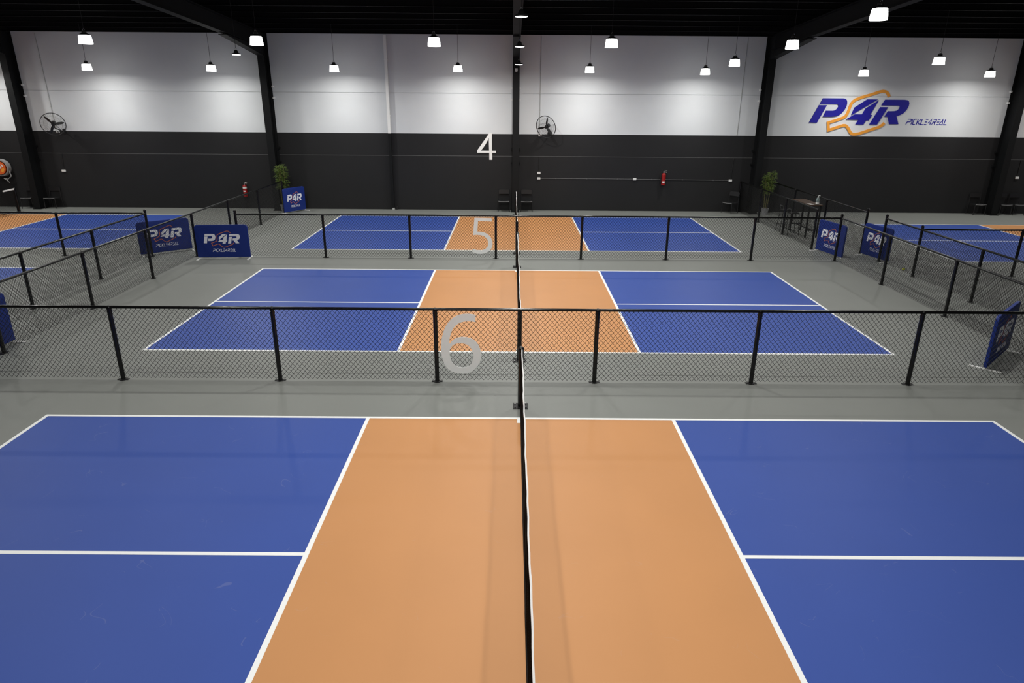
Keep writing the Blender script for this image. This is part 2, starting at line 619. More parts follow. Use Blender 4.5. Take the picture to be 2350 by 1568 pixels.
def fence(a, b, posts, label, tall=(), side=False):
    a, b = Vector((*a, 0)), Vector((*b, 0))
    d = b - a
    L = d.length
    t = thing('chain_link_fence', label, 'fence', a, math.atan2(d.y, d.x), 'black chain link fences')
    for i, s in enumerate(posts):
        p, cp, bp = post_meshes(i in tall)
        po = link('post', p, t, (s, 0.0, 0))
        link('post_cap', cp, po)
        link('base_plate', bp, po)
    MB().tube([(0, 0, RAIL_Z), (L, 0, RAIL_Z)], RAIL_R, 12).obj('top_rail', 'fence_black', t, True)
    MB().tube([(0, -0.004, 0.125), (L, -0.004, 0.125)], 0.002, 4).obj('tension_wire', 'wire_black', t)
    cuts = sorted(set([0.0, L] + [s for s in posts if 0.05 < s < L - 0.05]))
    for s0, s1 in zip(cuts, cuts[1:]):
        link('chain_link_panel', link_panel(s1 - s0), t, (s0, -POST_R - 0.004 if side else 0.0, 0))
    return t


# cross fences
fence((-8.83, 4.33), (8.69, 4.33), [0.0] + [2.51 + 2.502 * i for i in range(6)] + [17.52], 'low chain link fence carrying the big grey number 6', side=False)
fence((-7.79, 13.07), (8.97, 13.07), [0.0] + [2.41 + 2.395 * i for i in range(6)] + [16.76], 'low chain link fence carrying the grey number 5', tall=(0, 7), side=False)
# left aisle
fence((-9.02, 5.45), (-9.02, 20.81), [0.0, 2.66, 5.18, 7.65, 10.15, 12.73, 15.36], 'long chain link fence left of the middle courts, ending near the left bamboo')
fence((-10.27, 13.07), (-10.27, 3.0), [0.0, 2.52, 5.0, 7.5, 10.07], 'chain link fence on the far side of the left aisle, beside the left court', tall=(0,))
fence((-22.6, 13.1), (-10.335, 13.07), [0.0, 2.46, 4.92, 7.39, 9.86], 'chain link fence across the left court, ending at the leftmost aisle corner')
# right aisle
fence((8.98, 14.65), (8.98, 21.8), [0.0, 2.36, 4.73, 7.15], 'chain link fence running back to the wall just left of the high table')
fence((8.97, 13.03), (8.97, 5.42), [2.52, 5.09, 7.61], 'chain link fence along the right end of the middle court')
fence((10.21, 14.11), (10.21, 21.7), [0.0, 2.66, 5.24, 7.59], 'chain link fence behind the high table, right of the right bamboo', tall=(0,))
fence((10.21, 13.06), (10.21, 3.0), [0.0, 1.70, 4.05, 6.5, 9.0, 10.06], 'chain link fence on the far side of the right aisle, near the yellow ball', tall=(0, 1))
fence((10.25, 11.40), (22.6, 11.46), [2.56, 5.06, 7.56, 10.06, 12.35], 'chain link fence in front of the right court, running to the right edge')

# ---------------------------------------------------------------- number signs


def norm_map(loops, px, wx, py, wz):
    sx = (wx[1] - wx[0]) / (px[1] - px[0])
    sz = (wz[1] - wz[0]) / (py[1] - py[0])
    return [[(wx[0] + (x - px[0]) * sx, wz[0] + (y - py[0]) * sz) for x, y in l] for l in loops]


def smooth(l, it=2):
    for _ in range(it):
        o = []
        for i, p in enumerate(l):
            q = l[(i + 1) % len(l)]
            o += [(p[0] * .75 + q[0] * .25, p[1] * .75 + q[1] * .25), (p[0] * .25 + q[0] * .75, p[1] * .25 + q[1] * .75)]
        l = o
    return l


FOUR = [[(820, 75), (900, 75), (900, 597), (1022, 597), (1022, 662), (910, 662), (910, 875), (820, 875), (820, 662), (458, 662), (458, 590)],
        [(806, 205), (815, 597), (565, 597), (640, 510), (720, 390), (775, 290)]]
six_out = [(1895, 155), (1895, 155), (1840, 147), (1780, 150), (1720, 172), (1670, 215), (1635, 275), (1612, 350), (1605, 430), (1610, 500), (1630, 565), (1665, 610), (1715, 635),
           (1780, 642), (1845, 632), (1900, 590), (1932, 530), (1938, 480), (1925, 415), (1890, 365), (1840, 340), (1785, 333), (1735, 342), (1700, 365), (1674, 400),
           (1680, 335), (1702, 275), (1740, 232), (1790, 210), (1850, 206), (1893, 213), (1893, 213)]
six_in = [(1775, 385), (1820, 395), (1855, 425), (1873, 470), (1872, 520), (1850, 565), (1815, 585), (1775, 590), (1730, 580), (1695, 550), (1677, 500), (1676, 445), (1692, 412), (1725, 390)]
SIX = [smooth(six_out, 1), smooth(six_in, 2)]
FIVE = [[(1885, 500), (2020, 502), (2022, 529), (1913, 526), (1906, 613), (1930, 614), (1962, 620), (1990, 634), (2012, 658), (2025, 690), (2027, 715), (2020, 745), (2003, 770),
         (1975, 788), (1940, 797), (1905, 796), (1865, 783), (1868, 754), (1902, 766), (1938, 768), (1968, 757), (1988, 735), (1994, 708), (1985, 675), (1963, 652), (1935, 642), (1900, 639), (1872, 643)]]


def sign(name, loops, d, loc, material, label):
    o = MB().poly(loops, d).obj(name, material, None, loc=loc)
    return tag(o, label, 'number sign', 'big court numbers')


sign('number_sign', norm_map(FOUR, (458, 1022), (-1.53, -0.79), (75, 875), (2.975, 1.97)), 0.012, (0, WALL_Y - 0.013, 0), 'sign_white', 'big white number 4 on the dark part of the wall')
sign('number_sign', norm_map(SIX, (1605, 1938), (-1.24, -0.61), (147, 642), (1.14, 0.14)), 0.008, (0, 4.33 - 0.011, 0), 'sign_silver', 'big grey number 6 fixed to the nearer chain link fence')
sign('number_sign', norm_map(FIVE, (1865, 2027), (-1.25, -0.68), (500, 797), (1.15, 0.14)), 0.008, (0, 13.07 - 0.011, 0), 'sign_silver', 'big grey number 5 fixed to the farther chain link fence')

# ---------------------------------------------------------------- club logo shapes (x right, y down, units of the tracing)
LOGO = {
    'P': [[(200, 170), (515, 170), (550, 176), (573, 195), (585, 222), (589, 255), (583, 300), (563, 348), (530, 393), (490, 428), (440, 448), (380, 455), (242, 455), (278, 360), (385, 360), (420, 352), (447, 325), (458, 292), (452, 268), (430, 259), (165, 258)],
          [(155, 275), (280, 275), (165, 548), (42, 545)]],
    '4': [[(890, 182), (1055, 182), (680, 428), (712, 310)],
          [(1070, 195), (978, 418), (1008, 420), (968, 508), (928, 506), (895, 573), (772, 570), (808, 500), (612, 495), (735, 412), (850, 412), (888, 322)]],
    'R': [[(1170, 185), (1475, 185), (1515, 191), (1540, 208), (1553, 240), (1551, 285), (1532, 338), (1495, 388), (1445, 420), (1390, 438), (1445, 563), (1300, 563), (1255, 448), (1205, 447), (1245, 362), (1345, 360), (1388, 350), (1414, 318), (1417, 290), (1398, 275), (1125, 273)],
          [(1115, 300), (1235, 300), (1110, 572), (990, 570)]],
}
PADDLE = [(1221, 140), (1200, 100), (1170, 72), (1140, 60), (1110, 57), (1070, 64), (930, 112), (780, 160), (715, 188), (675, 218), (652, 255), (642, 300), (632, 350), (615, 410), (597, 443), (565, 468), (460, 508), (342, 548), (364, 664), (540, 602), (585, 587), (615, 588), (642, 603), (668, 632), (700, 680), (725, 708), (755, 723), (800, 725), (860, 713), (1000, 662), (1150, 610), (1195, 580), (1222, 545)]
# word strokes in unit cells (0..1, up)
ST = {'P': [[(0.05, 1), (0.85, 1), (1, 0.9), (1, 0.62), (0.85, 0.5), (0.15, 0.5), (0.0, 0.0)]],
      'I': [[(0.5, 0), (0.5, 1)]],
      'C': [[(1, 1), (0.3, 1), (0.05, 0.8), (0.05, 0.2), (0.3, 0), (1, 0)]],
      'K': [[(0.05, 0), (0.05, 1)], [(1, 1), (0.25, 0.5), (1, 0)]],
      'L': [[(0.1, 1), (0.1, 0), (1, 0)]],
      'E': [[(0.1, 1), (1, 1)], [(0.1, 0.5), (0.95, 0.5)], [(0.1, 0), (1, 0)]],
      '4': [[(0.8, 0), (0.8, 1), (0.05, 0.33), (1, 0.33)]],
      'R': [[(0.05, 1), (0.85, 1), (1, 0.9), (1, 0.62), (0.85, 0.5), (0.15, 0.5), (0.0, 0.0)], [(0.5, 0.5), (0.95, 0.0)]],
      'A': [[(0, 0), (0.62, 1), (1, 0), (0.35, 0)]]}
WORD = [('P', 1570, 1640), ('I', 1640, 1664), ('C', 1668, 1722), ('K', 1732, 1790), ('L', 1794, 1845), ('E', 1850, 1900), ('4', 1908, 1966), ('R', 1975, 2034), ('E', 2042, 2092), ('A', 2094, 2150), ('L', 2160, 2212)]


def logo_parts(parent, fx, fz, s, d, mat_letters, mat_paddle, y, wordmap, stroke=42, upright=0.0, bold=11, wd=None):
    """letters, paddle outline and word as three kinds of part"""
    for ch, loops in LOGO.items():
        m = MB()
        for l in loops:
            m.poly([[(fx(px + (pz - 370) * upright), fz(pz)) for px, pz in l]], d)
        m.obj('logo_letter', mat_letters, parent, loc=(0, y, 0))
    MB().ribbon([(fx(px + (pz - 370) * upright), fz(pz)) for px, pz in PADDLE], stroke * s, d).obj('paddle_outline', mat_paddle, parent, loc=(0, y, 0))
    wx, wz, ws = wordmap
    m = MB()
    for ch, x0, x1 in WORD:
        for st in ST[ch]:
            pts = []
            for a, b in st:
                pts.append((wx(x0 + (x1 - x0) * 0.86 * a + 16 * (b - 0.5) + 4), wz(b)))
            m.ribbon(pts, bold * ws, wd or d)
    m.obj('lettering', mat_letters, parent, loc=(0, y, 0))


# wall logo
t = thing('wall_logo', 'large blue letters with orange paddle outline on the white wall at right', 'logo sign', (0, WALL_Y, 0))
LS = (15.10 - 11.36) / (1553 - 42)
lfx = lambda p: 11.36 + (p - 42) * LS
lfz = lambda p: 4.345 - (p - 170) * LS * 0.955
logo_parts(t, lfx, lfz, LS, 0.03, 'sign_blue', 'sign_orange', -0.001, (lfx, lambda b: lfz(566) + b * (lfz(484) - lfz(566)), LS), bold=12, wd=0.006)

# ---------------------------------------------------------------- banners


def banner(l, r, label, H=0.90, z0=0.045):
    l, r = Vector((*l, 0)), Vector((*r, 0))
    d = r - l
    W = d.length
    t = thing('court_banner', label, 'banner', (l + r) / 2, math.atan2(d.y, d.x), 'blue folding court banners')
    th, rr = 0.055, 0.085
    h = W / 2
    out = [(-h, z0), (h, z0)]
    for i in range(7):
        a = i / 6 * math.pi / 2
        out.append((h - rr + rr * math.cos(a), z0 + H - rr + rr * math.sin(a)))
    for i in range(7):
        a = math.pi / 2 + i / 6 * math.pi / 2
        out.append((-h + rr + rr * math.cos(a), z0 + H - rr + rr * math.sin(a)))
    m = MB().poly([out], th)
    bmesh.ops.recalc_face_normals(m.bm, faces=m.bm.faces)
    # soften the long edges like padded cloth
    ed = [e for e in m.bm.edges if abs(e.verts[0].co.y - e.verts[1].co.y) < 1e-6 and len(e.link_faces) == 2 and e.calc_face_angle(0) > 0.8]
    bmesh.ops.bevel(m.bm, geom=ed, offset=0.012, segments=3, affect='EDGES', profile=0.6)
    for v in m.bm.verts:
        v.co.y += th / 2
    m.obj('cover', 'banner_blue', t, True)
    # creases in the cloth at the top and bottom left
    for (xa, za, xb, zb) in ((-h + 0.06, z0 + H - 0.10, -h + 0.38, z0 + H - 0.035), (-h + 0.10, z0 + H - 0.16, -h + 0.48, z0 + H - 0.06), (-h + 0.12, z0 + 0.045, -h + 0.7, z0 + 0.12), (-h + 0.3, z0 + 0.03, -h + 0.85, z0 + 0.11)):
        n = 6
        pts = [(xa + (xb - xa) * i / n, -th / 2 + 0.0015 - 0.002 * math.sin(math.pi * i / n), za + (zb - za) * (i / n) ** 1.3) for i in range(n + 1)]
        MB().tube(pts, [0.001 + 0.0045 * math.sin(math.pi * i / n) for i in range(n + 1)], 6).obj('cloth_fold', 'banner_blue', t, True)
    s = 0.72 * W / 1511
    cx = 0.5 * (42 + 1553)
    fx = lambda p: -0.01 * W + (p - cx) * s
    zc = z0 + H * 0.575
    sz = 0.27 / 400.0
    fz = lambda p: zc - (p - 370) * sz
    wy = z0 + H * 0.175
    ws = 0.44 * W / (2212 - 1570)
    logo_parts(t, fx, fz, (s + sz) / 2, 0.003, 'banner_white', 'banner_orange', -th / 2 + 0.001,
               (lambda p: (p - 1891) * ws + 0.02 * W, lambda b: wy + b * 0.08, ws), stroke=26, upright=0.2, bold=12)
    for sx in (-1, 1):
        f = MB().box(-0.02, -0.235, 0.0, 0.02, 0.235, 0.018).box(-0.012, -0.012, 0.018, 0.012, 0.012, z0 + 0.02)
        f.obj('foot', 'foot_white', t, loc=(sx * (h - 0.03), 0, 0))
    MB().tube([(-h + 0.03, 0, z0 - 0.004), (h - 0.03, 0, z0 - 0.004)], 0.011, 8).obj('bottom_rail', 'foot_white', t)
    return t


banner((-8.85, 12.80), (-7.44, 12.93), 'blue cloth banner standing at the left end of the number 5 fence')
banner((-10.61, 13.10), (-9.57, 14.02), 'blue cloth banner seen through the left aisle fence, angled at the aisle corner')
banner((-8.94, 20.57), (-8.40, 21.50), 'blue cloth banner leaning near the wall in front of the left bamboo')
banner((9.05, 14.50), (9.28, 13.30), 'blue cloth banner behind the right corner of the number 5 fence')
banner((10.14, 13.95), (10.36, 12.86), 'blue cloth banner on the far side of the right aisle, left of the yellow ball')
banner((7.84, 4.97), (8.88, 5.93), 'blue cloth banner standing at the right edge, seen at a steep angle')
banner((-9.24, 6.03), (-9.26, 4.62), 'blue cloth banner cut off by the left edge of the picture')

# ---------------------------------------------------------------- hanging lamps


def lamp_parts(skirt):
    """meshes of a lamp; origin at the bottom of its body, the cord is made to length"""
    if skirt:
        housing = MB().lathe([(0.135, 0.205), (0.13, 0.225), (0.075, 0.245), (0.06, 0.26), (0.06, 0.30), (0.03, 0.315)], 24).mesh('housing', 'lamp_black', True)
        sh = MB()
        n = 24
        prof = [(0.128, 0.207), (0.142, 0.19), (0.155, 0.10), (0.166, 0.0), (0.162, 0.0), (0.151, 0.10), (0.138, 0.188), (0.12, 0.203)]
        sh.lathe(prof, n, cap=False)
        shade = sh.mesh('lamp_shade', 'shade_glow', True)
        lens = MB().lathe([(0.11, 0.196), (0.11, 0.203)], n).mesh('lens', 'lens_glow')
        z_light = 0.188
        ring = 0.335
    else:
        housing = MB().lathe([(0.128, 0.012), (0.132, 0.03), (0.125, 0.045), (0.07, 0.06), (0.06, 0.10), (0.045, 0.13), (0.025, 0.145)], 24).mesh('housing', 'lamp_black', True)
        shade = None
        lens = MB().lathe([(0.095, 0.0), (0.125, 0.012), (0.125, 0.022)], 24).mesh('lens', 'lens_glow', True)
        z_light = -0.004
        ring = 0.165
    hook = MB().tube([(0.022 * math.cos(a * math.pi / 5), 0, ring + 0.022 * math.sin(a * math.pi / 5)) for a in range(10)], 0.005, 6, closed=True).mesh('hook', 'chrome', True)
    return housing, shade, lens, hook, z_light, ring


LP = {True: lamp_parts(True), False: lamp_parts(False)}
LIGHT = {}
for sk in (True, False, 'wall'):
    ld = bpy.data.lights.new('bulb', 'AREA')
    ld.shape = 'DISK'
    ld.size = 0.2
    if sk == 'wall':
        ld.spread = math.radians(160)
    ld.energy = LAMP_W * {'wall': 1.0, True: 1.12, False: 1.55}[sk]
    ld.color = LIGHT_COL
    LIGHT[sk] = ld


def lamp(x, y, label, skirt=True, zb=None, group='hanging lamps', bulb=None):
    if zb is None:
        zb = roof_z(y) - 1.44
    housing, shade, lens, hook, zl, ring = LP[skirt]
    t = thing('pendant_lamp', label, 'lamp', (x, y, zb), 0, group)
    link('housing', housing, t)
    if shade:
        link('lamp_shade', shade, t)
    link('lens', lens, t)
    link('hook', hook, t)
    top = roof_z(y) - zb + (0.2 if abs(x) > 0.2 else -0.505)
    MB().tube([(0, 0, ring + 0.022), (0.004, 0.01, ring + 0.3), (0, 0, top)], 0.006, 6).obj('cord', 'cord_black', t)
    l = bpy.data.objects.new('bulb', LIGHT[bulb or skirt])
    COL.objects.link(l)
    l.parent = t
    l.location = (0, 0, zl)
    return t


ordn = ['leftmost', 'second from left', 'third from left', 'fourth from left', 'fifth from left', 'sixth from left', 'seventh from left', 'rightmost']
for i, (x, z) in enumerate(((-15.43, 5.115), (-10.97, 5.105), (-6.56, 5.125), (-2.12, 5.145), (2.61, 5.145), (6.76, 5.105), (12.46, 5.095), (17.0, 5.095))):
    lamp(x, 20.42, 'lit hanging lamp with white shade, %s of the low row by the wall' % ordn[i], zb=z, bulb='wall')
for i, x in enumerate((-11.1, -6.72, -2.17, 2.38, 7.02)):
    lamp(x, 13.25, 'lit hanging lamp with white shade, %s of five at the wall top edge' % ['leftmost', 'second from left', 'middle one', 'fourth from left', 'rightmost'][i], zb=5.50)
lamp(6.9, 17.54, 'lit hanging lamp with white shade just left of the column by the right bamboo', zb=5.27)
lamp(12.75, 16.47, 'lit hanging lamp with white shade high above the big wall logo', zb=5.31)
lamp(6.98, 8.94, 'biggest lit hanging lamp, cut near the top edge at upper right', zb=5.74)
lamp(0.05, 18.23, 'flat disc lamp, lowest of three in front of the middle column', False, 5.29)
lamp(0.03, 13.92, 'flat disc lamp, middle of three in front of the middle column', False, 5.54)
lamp(0.02, 9.46, 'flat disc lamp, topmost of three in front of the middle column', False, 5.80)
lamp(-8.4, 16.2, 'flat disc lamp beside the haunch of the left bamboo column', False, 5.42)
unseen = [(x, y, True) for y in (6.4, -0.45) for x in (-11.1, -6.72, -2.17, 2.38, 7.02) if y > 0 or abs(x) < 5] + [(-6.72, 2.2, True), (7.02, 1.6, True)] + [(x, -7.3, True) for x in (-6.72, -2.17, 2.38, 7.02)]  # unseen lamps: rows continued past the view, others added to brighten the courts
unseen += [(0.02, y, False) for y in (5.0, 0.6, -3.8)] + [(-15.6, 13.25, True), (-15.6, 6.4, True), (20.3, 17.2, True), (20.3, 12.9, True), (15.4, 13.0, True), (-20.2, 16.9, True), (-16.9, 16.7, True), (-20.2, 12.9, True), (-15.6, 9.8, True)]
for x, y, sk in unseen:
    lamp(x, y, 'hanging lamp over the courts, out of view above the picture', sk, group='lamps above the picture')
for x in (-19.9, 21.4):
    lamp(x, 20.42, 'hanging lamp by the wall, out of view beside the picture', True, 5.10, 'lamps beside the picture', 'wall')

# ---------------------------------------------------------------- wall fans


def fan(x, z, yaw, pitch, label, spin, mount):
    t = thing('wall_fan', label, 'fan', (x, WALL_Y, z), 0, 'black wall fans')
    cy = -0.50
    R = Matrix.Translation((0, cy, 0)) @ Matrix.Rotation(yaw, 4, 'Z') @ Matrix.Rotation(pitch, 4, 'X')
    r = 0.415

    def T(m):
        for v in m.bm.verts:
            v.co = R @ v.co
        return m
    g = MB()
    for yy, rr, tr in ((0.0, r, 0.014), (-0.06, r * 0.72, 0.002), (-0.085, r * 0.4, 0.002), (0.07, r * 0.72, 0.002)):
        g.tube([(rr * math.cos(a * math.pi / 24), yy, rr * math.sin(a * math.pi / 24)) for a in range(48)], tr, 6, closed=True)
    for k in range(40):
        a = k * math.pi / 20
        for s, dep in ((-1, 0.10), (1, 0.09)):
            g.tube([(q * math.cos(a), s * dep * (1 - (q / r) ** 2), q * math.sin(a)) for q in (0.07, r * 0.45, r * 0.75, r)], 0.0016, 3, False)
    g.lathe([(0.07, -0.004), (0.07, 0.004)], 16)
    T(g).obj('guard', 'lamp_black', t)
    for k in range(3):
        b = MB()
        a0 = spin + k * 2 * math.pi / 3
        pts = [(0.05, -0.022, 0.022), (0.16, -0.045, 0.045), (0.30, -0.04, 0.04), (0.375, -0.012, 0.018)]
        up, lo = [], []
        for q, w0, w1 in pts:
            for lst, wv, tl in ((up, w1, 0.018), (lo, w0, -0.018)):
                ca, sa = math.cos(a0), math.sin(a0)
                lst.append((q * ca - wv * sa, tl, q * sa + wv * ca))
        va = [[b.bm.verts.new((px, py + e, pz)) for px, py, pz in l] for l in (up, lo) for e in (-0.003, 0.003)]
        for i in range(3):
            b.bm.faces.new((va[0][i], va[0][i + 1], va[2][i + 1], va[2][i])); b.bm.faces.new((va[1][i], va[3][i], va[3][i + 1], va[1][i + 1]))
            b.bm.faces.new((va[0][i], va[1][i], va[1][i + 1], va[0][i + 1])); b.bm.faces.new((va[2][i], va[2][i + 1], va[3][i + 1], va[3][i]))
        T(b).obj('blade', 'lamp_black', t)
    mo = MB()
    mo.tube([(0, -0.03, 0), (0, 0.03, 0)], 0.055, 16)
    mo.tube([(0, 0.06, 0), (0, 0.22, 0), (0, 0.24, 0)], [0.075, 0.075, 0.05], 16)
    T(mo).obj('motor', 'lamp_black', t, True)
    hub = R @ Vector((0, 0.15, -0.06))
    mx, mz = mount
    MB().tube([hub, hub + Vector((0, 0, -0.12)), (mx, -0.28, mz + 0.06), (mx, -0.1, mz), (mx, -0.02, mz)], 0.02, 10).obj('bracket_arm', 'lamp_black', t, True)
    MB().box(mx - 0.06, -0.02, mz - 0.09, mx + 0.06, 0.0, mz + 0.09).obj('wall_plate', 'lamp_black', t)
    bpt = [R @ Vector((0.05, 0.12, -0.05)), (mx * 0.5 + 0.1, -0.3, -0.22), (mx + 0.12, -0.2, -0.3), (mx + 0.02, -0.05, mz - 0.05)]
    MB().tube(bpt, 0.007, 6).obj('power_cord', 'lamp_black', t)
    return t


fan(-17.70, 3.22, 0.42, 0.22, 'black wire-caged wall fan at left, half over the dark wall band', math.radians(8), (0.06, -0.28))
fan(1.13, 3.24, -0.55, 0.25, 'black wire-caged wall fan right of the middle column', math.radians(72), (0.15, -0.30))

# ---------------------------------------------------------------- electrical bits on the wall
WF = WALL_Y - 0.012     # face of the lower wall panel


def wbox(name, x, z, w, h, label, cat, material='plastic_white', face=WF, d=0.045, group=None, dot=False):
    t = thing(name, label, cat, (x, face, z), 0, group)
    m = MB().box(-w / 2, -d, -h / 2, w / 2, 0, h / 2)
    bmesh.ops.bevel(m.bm, geom=list(m.bm.edges), offset=0.006, segments=2, affect='EDGES')
    m.obj('housing', material, t)
    if dot:
        mm = MB().tube([(0.02, -d - 0.02, -0.005), (0.02, -d + 0.002, -0.005)], 0.022, 12)
        mm.obj('switch_knob', 'lamp_black', t)
    else:
        for sx in (-1, 1):
            MB().box(sx * w * 0.25 - w * 0.14, -d - 0.003, -h * 0.22, sx * w * 0.25 + w * 0.14, -d + 0.002, h * 0.22).obj('socket', 'label_white', t)
    return t


wbox('power_outlet', 0.91, 1.475, 0.13, 0.085, 'white power outlet, upper of the pair right of the middle column', 'power outlet', group='white wall outlets')
wbox('power_outlet', 0.91, 1.27, 0.13, 0.085, 'white power outlet, lower of the pair right of the middle column', 'power outlet', group='white wall outlets')
wbox('power_outlet', 4.74, 1.26, 0.13, 0.085, 'white power outlet halfway along the wall conduit, left of a fire extinguisher', 'power outlet', group='white wall outlets')
wbox('power_outlet', 8.56, 1.235, 0.13, 0.085, 'white power outlet at the right end of the wall conduit', 'power outlet', group='white wall outlets')
wbox('power_outlet', -17.98, 1.44, 0.15, 0.085, 'white power outlet below the left wall fan', 'power outlet', group='white wall outlets')
wbox('power_outlet', 19.96, 1.42, 0.14, 0.085, 'white power outlet at the far right edge', 'power outlet', group='white wall outlets')
wbox('isolator_switch', 0.93, 2.92, 0.12, 0.10, 'small white switch box beside the fan right of the middle column', 'switch', face=WALL_Y, dot=True)
wbox('isolator_switch', -17.88, 2.92, 0.11, 0.10, 'small white switch box under the left wall fan', 'switch', face=WALL_Y, dot=True)


def conduit(pts, label, material, r=0.011, clips=True):
    t = thing('cable_conduit', label, 'conduit', (pts[0][0], pts[0][1], pts[0][2]))
    o = Vector(pts[0])
    P = [Vector(p) - o for p in pts]
    MB().tube(P, r, 8).obj('pipe', material, t, True)
    if clips:
        m = MB()
        for a, b in zip(P, P[1:]):
            n = max(1, int((b - a).length / 1.2))
            for i in range(n):
                q = a + (b - a) * ((i + 0.5) / n)
                m.box(q.x - 0.018, q.y - 0.013, q.z - 0.018, q.x + 0.018, q.y + 0.011, q.z + 0.018)
        m.obj('clips', material, t)
    return t


yc = WF - 0.0115
conduit([(0.98, yc, 1.268), (4.67, yc, 1.262)], 'thin grey horizontal conduit on the dark wall, between middle column and middle outlet', 'conduit_dull')
conduit([(4.81, yc, 1.258), (8.49, yc, 1.236)], 'thin grey horizontal conduit passing behind the fire extinguisher at right', 'conduit_dull')
yu = WALL_Y - 0.0115
conduit([(0.91, yu, 6.45), (0.91, yu, 2.97)], 'thin grey conduit from the roof down to the fan right of the middle column', 'conduit_grey')
conduit([(0.91, yc, 2.10), (0.91, yc, 1.52)], 'thin dark conduit down to the outlet pair right of the middle column', 'conduit_black')
conduit([(8.62, yu, 6.45), (8.62, yu, 2.95)], 'thin grey conduit down the white wall left of the right bamboo column', 'conduit_grey')
conduit([(8.60, yc, 2.10), (8.57, yc, 1.28)], 'thin dark conduit down to the outlet at the right end of the wall conduit', 'conduit_black')
conduit([(-17.98, yu, 6.45), (-17.94, yu, 2.97)], 'thin grey conduit from the roof down to the left wall fan', 'conduit_grey')
conduit([(-17.93, yc, 2.10), (-17.97, yc, 1.48)], 'thin dark conduit between the left wall fan and its outlet', 'conduit_black')
conduit([(19.96, yc, 2.10), (19.96, yc, 1.46)], 'thin dark conduit above the outlet at the far right edge', 'conduit_black')

# downpipe, white above the paint line and black below
t = thing('downpipe', 'square downpipe on the wall left of the number 4, white above and black below', 'downpipe', (-4.93, WALL_Y, 0))
MB().box(-0.05, -0.16, 2.95, 0.05, -0.06, 6.44).obj('upper_pipe', 'sign_white', t)
MB().box(-0.05, -0.16, 0.06, 0.05, -0.06, 2.95).obj('lower_pipe', 'steel_black', t)
for z, mt in ((5.6, 'sign_white'), (3.6, 'sign_white'), (2.3, 'steel_black'), (0.7, 'steel_black')):
    MB().box(-0.06, -0.165, z - 0.02, 0.06, 0.0, z + 0.02).obj('pipe_bracket', mt, t)
MB().tube([(0, -0.11, 0.0), (0, -0.11, 0.08)], 0.06, 12).obj('pipe_outlet', 'conduit_grey', t)
MB().tube([(0.14, -0.10, 0.0), (0.14, -0.10, 0.10), (0.14, -0.06, 0.13), (0.14, 0.0, 0.13)], 0.014, 8).obj('tap_pipe', 'hose_black', t)

t = thing('motion_sensor', 'small white sensor on the middle column', 'sensor', (-0.02, 21.298, 5.25))
MB().box(-0.05, -0.05, -0.03, 0.05, 0, 0.06).obj('housing', 'plastic_white', t)
MB().lathe([(0.035, -0.055), (0.05, -0.03), (0.05, -0.02)], 14, (0, -0.045, 0.0)).obj('lens', 'label_white', t)

# ---------------------------------------------------------------- fire extinguishers


def extinguisher(x, z, label, face, banded):
    t = thing('fire_extinguisher', label, 'fire extinguisher', (x, face, z), 0, 'red fire extinguishers')
    c = (0, -0.105, 0)
    MB().lathe([(0.06, 0.0), (0.08, 0.012), (0.08, 0.40), (0.074, 0.435), (0.05, 0.465), (0.028, 0.475)], 24, c).obj('cylinder', 'extinguisher_red', t, True)
    plate = MB()
    za, zb = (0.09, 0.165) if not banded else (0.20, 0.25)
    pv = [[plate.bm.verts.new((c[0] + 0.0815 * math.sin(a * 0.17), c[1] - 0.0815 * math.cos(a * 0.17), z_)) for a in range(-4, 4)] for z_ in (za, zb)]
    for a in range(7):
        plate.bm.faces.new((pv[0][a], pv[0][a + 1], pv[1][a + 1], pv[1][a]))
    plate.obj('label_plate', 'label_white', t, True)
    if banded:
        MB().lathe([(0.0812, 0.325), (0.0812, 0.39)], 24, c, False).obj('colour_band', 'label_white', t, True)
    MB().lathe([(0.026, 0.475), (0.026, 0.515), (0.016, 0.52)], 14, c).obj('valve', 'chrome', t, True)
    MB().tube([(-0.03, -0.105, 0.505), (0.02, -0.105, 0.515), (0.11, -0.12, 0.50)], 0.009, 6).obj('carry_handle', 'chrome', t)
    MB().tube([(-0.02, -0.105, 0.525), (0.03, -0.105, 0.55), (0.12, -0.12, 0.565)], 0.008, 6).obj('lever', 'chrome', t)
    MB().tube([(-0.02, -0.105, 0.50), (-0.08, -0.11, 0.60), (-0.12, -0.11, 0.52), (-0.115, -0.11, 0.30), (-0.098, -0.11, 0.12)], [0.010, 0.010, 0.010, 0.011, 0.016], 8).obj('hose', 'hose_black', t, True)
    MB().box(-0.03, -0.03, 0.36, 0.03, 0.0, 0.44).obj('wall_bracket', 'steel_black', t)
    return t


extinguisher(5.87, 1.04, 'red fire extinguisher hanging on the wall conduit line, right of the middle column', WF, False)
extinguisher(-10.83, 0.48, 'red fire extinguisher with white label, low on the wall left of the left bamboo', WF, True)

# ---------------------------------------------------------------- fire hose reel at the left edge
t = thing('hose_reel', 'orange and grey fire hose reel on the wall at the left edge', 'hose reel', (-20.29, WF - 0.001, 1.56))


def ycyl(m, r0, y0, r1, y1, n=28):
    rings = []
    for r, yy in ((r0, y0), (r1, y1)):
        rings.append([m.bm.verts.new((r * math.cos(k * 2 * math.pi / n), yy, r * math.sin(k * 2 * math.pi / n))) for k in range(n)])
    for k in range(n):
        m.bm.faces.new((rings[0][k], rings[0][(k + 1) % n], rings[1][(k + 1) % n], rings[1][k]))
    m.bm.faces.new(rings[0][::-1]); m.bm.faces.new(rings[1])
    return m


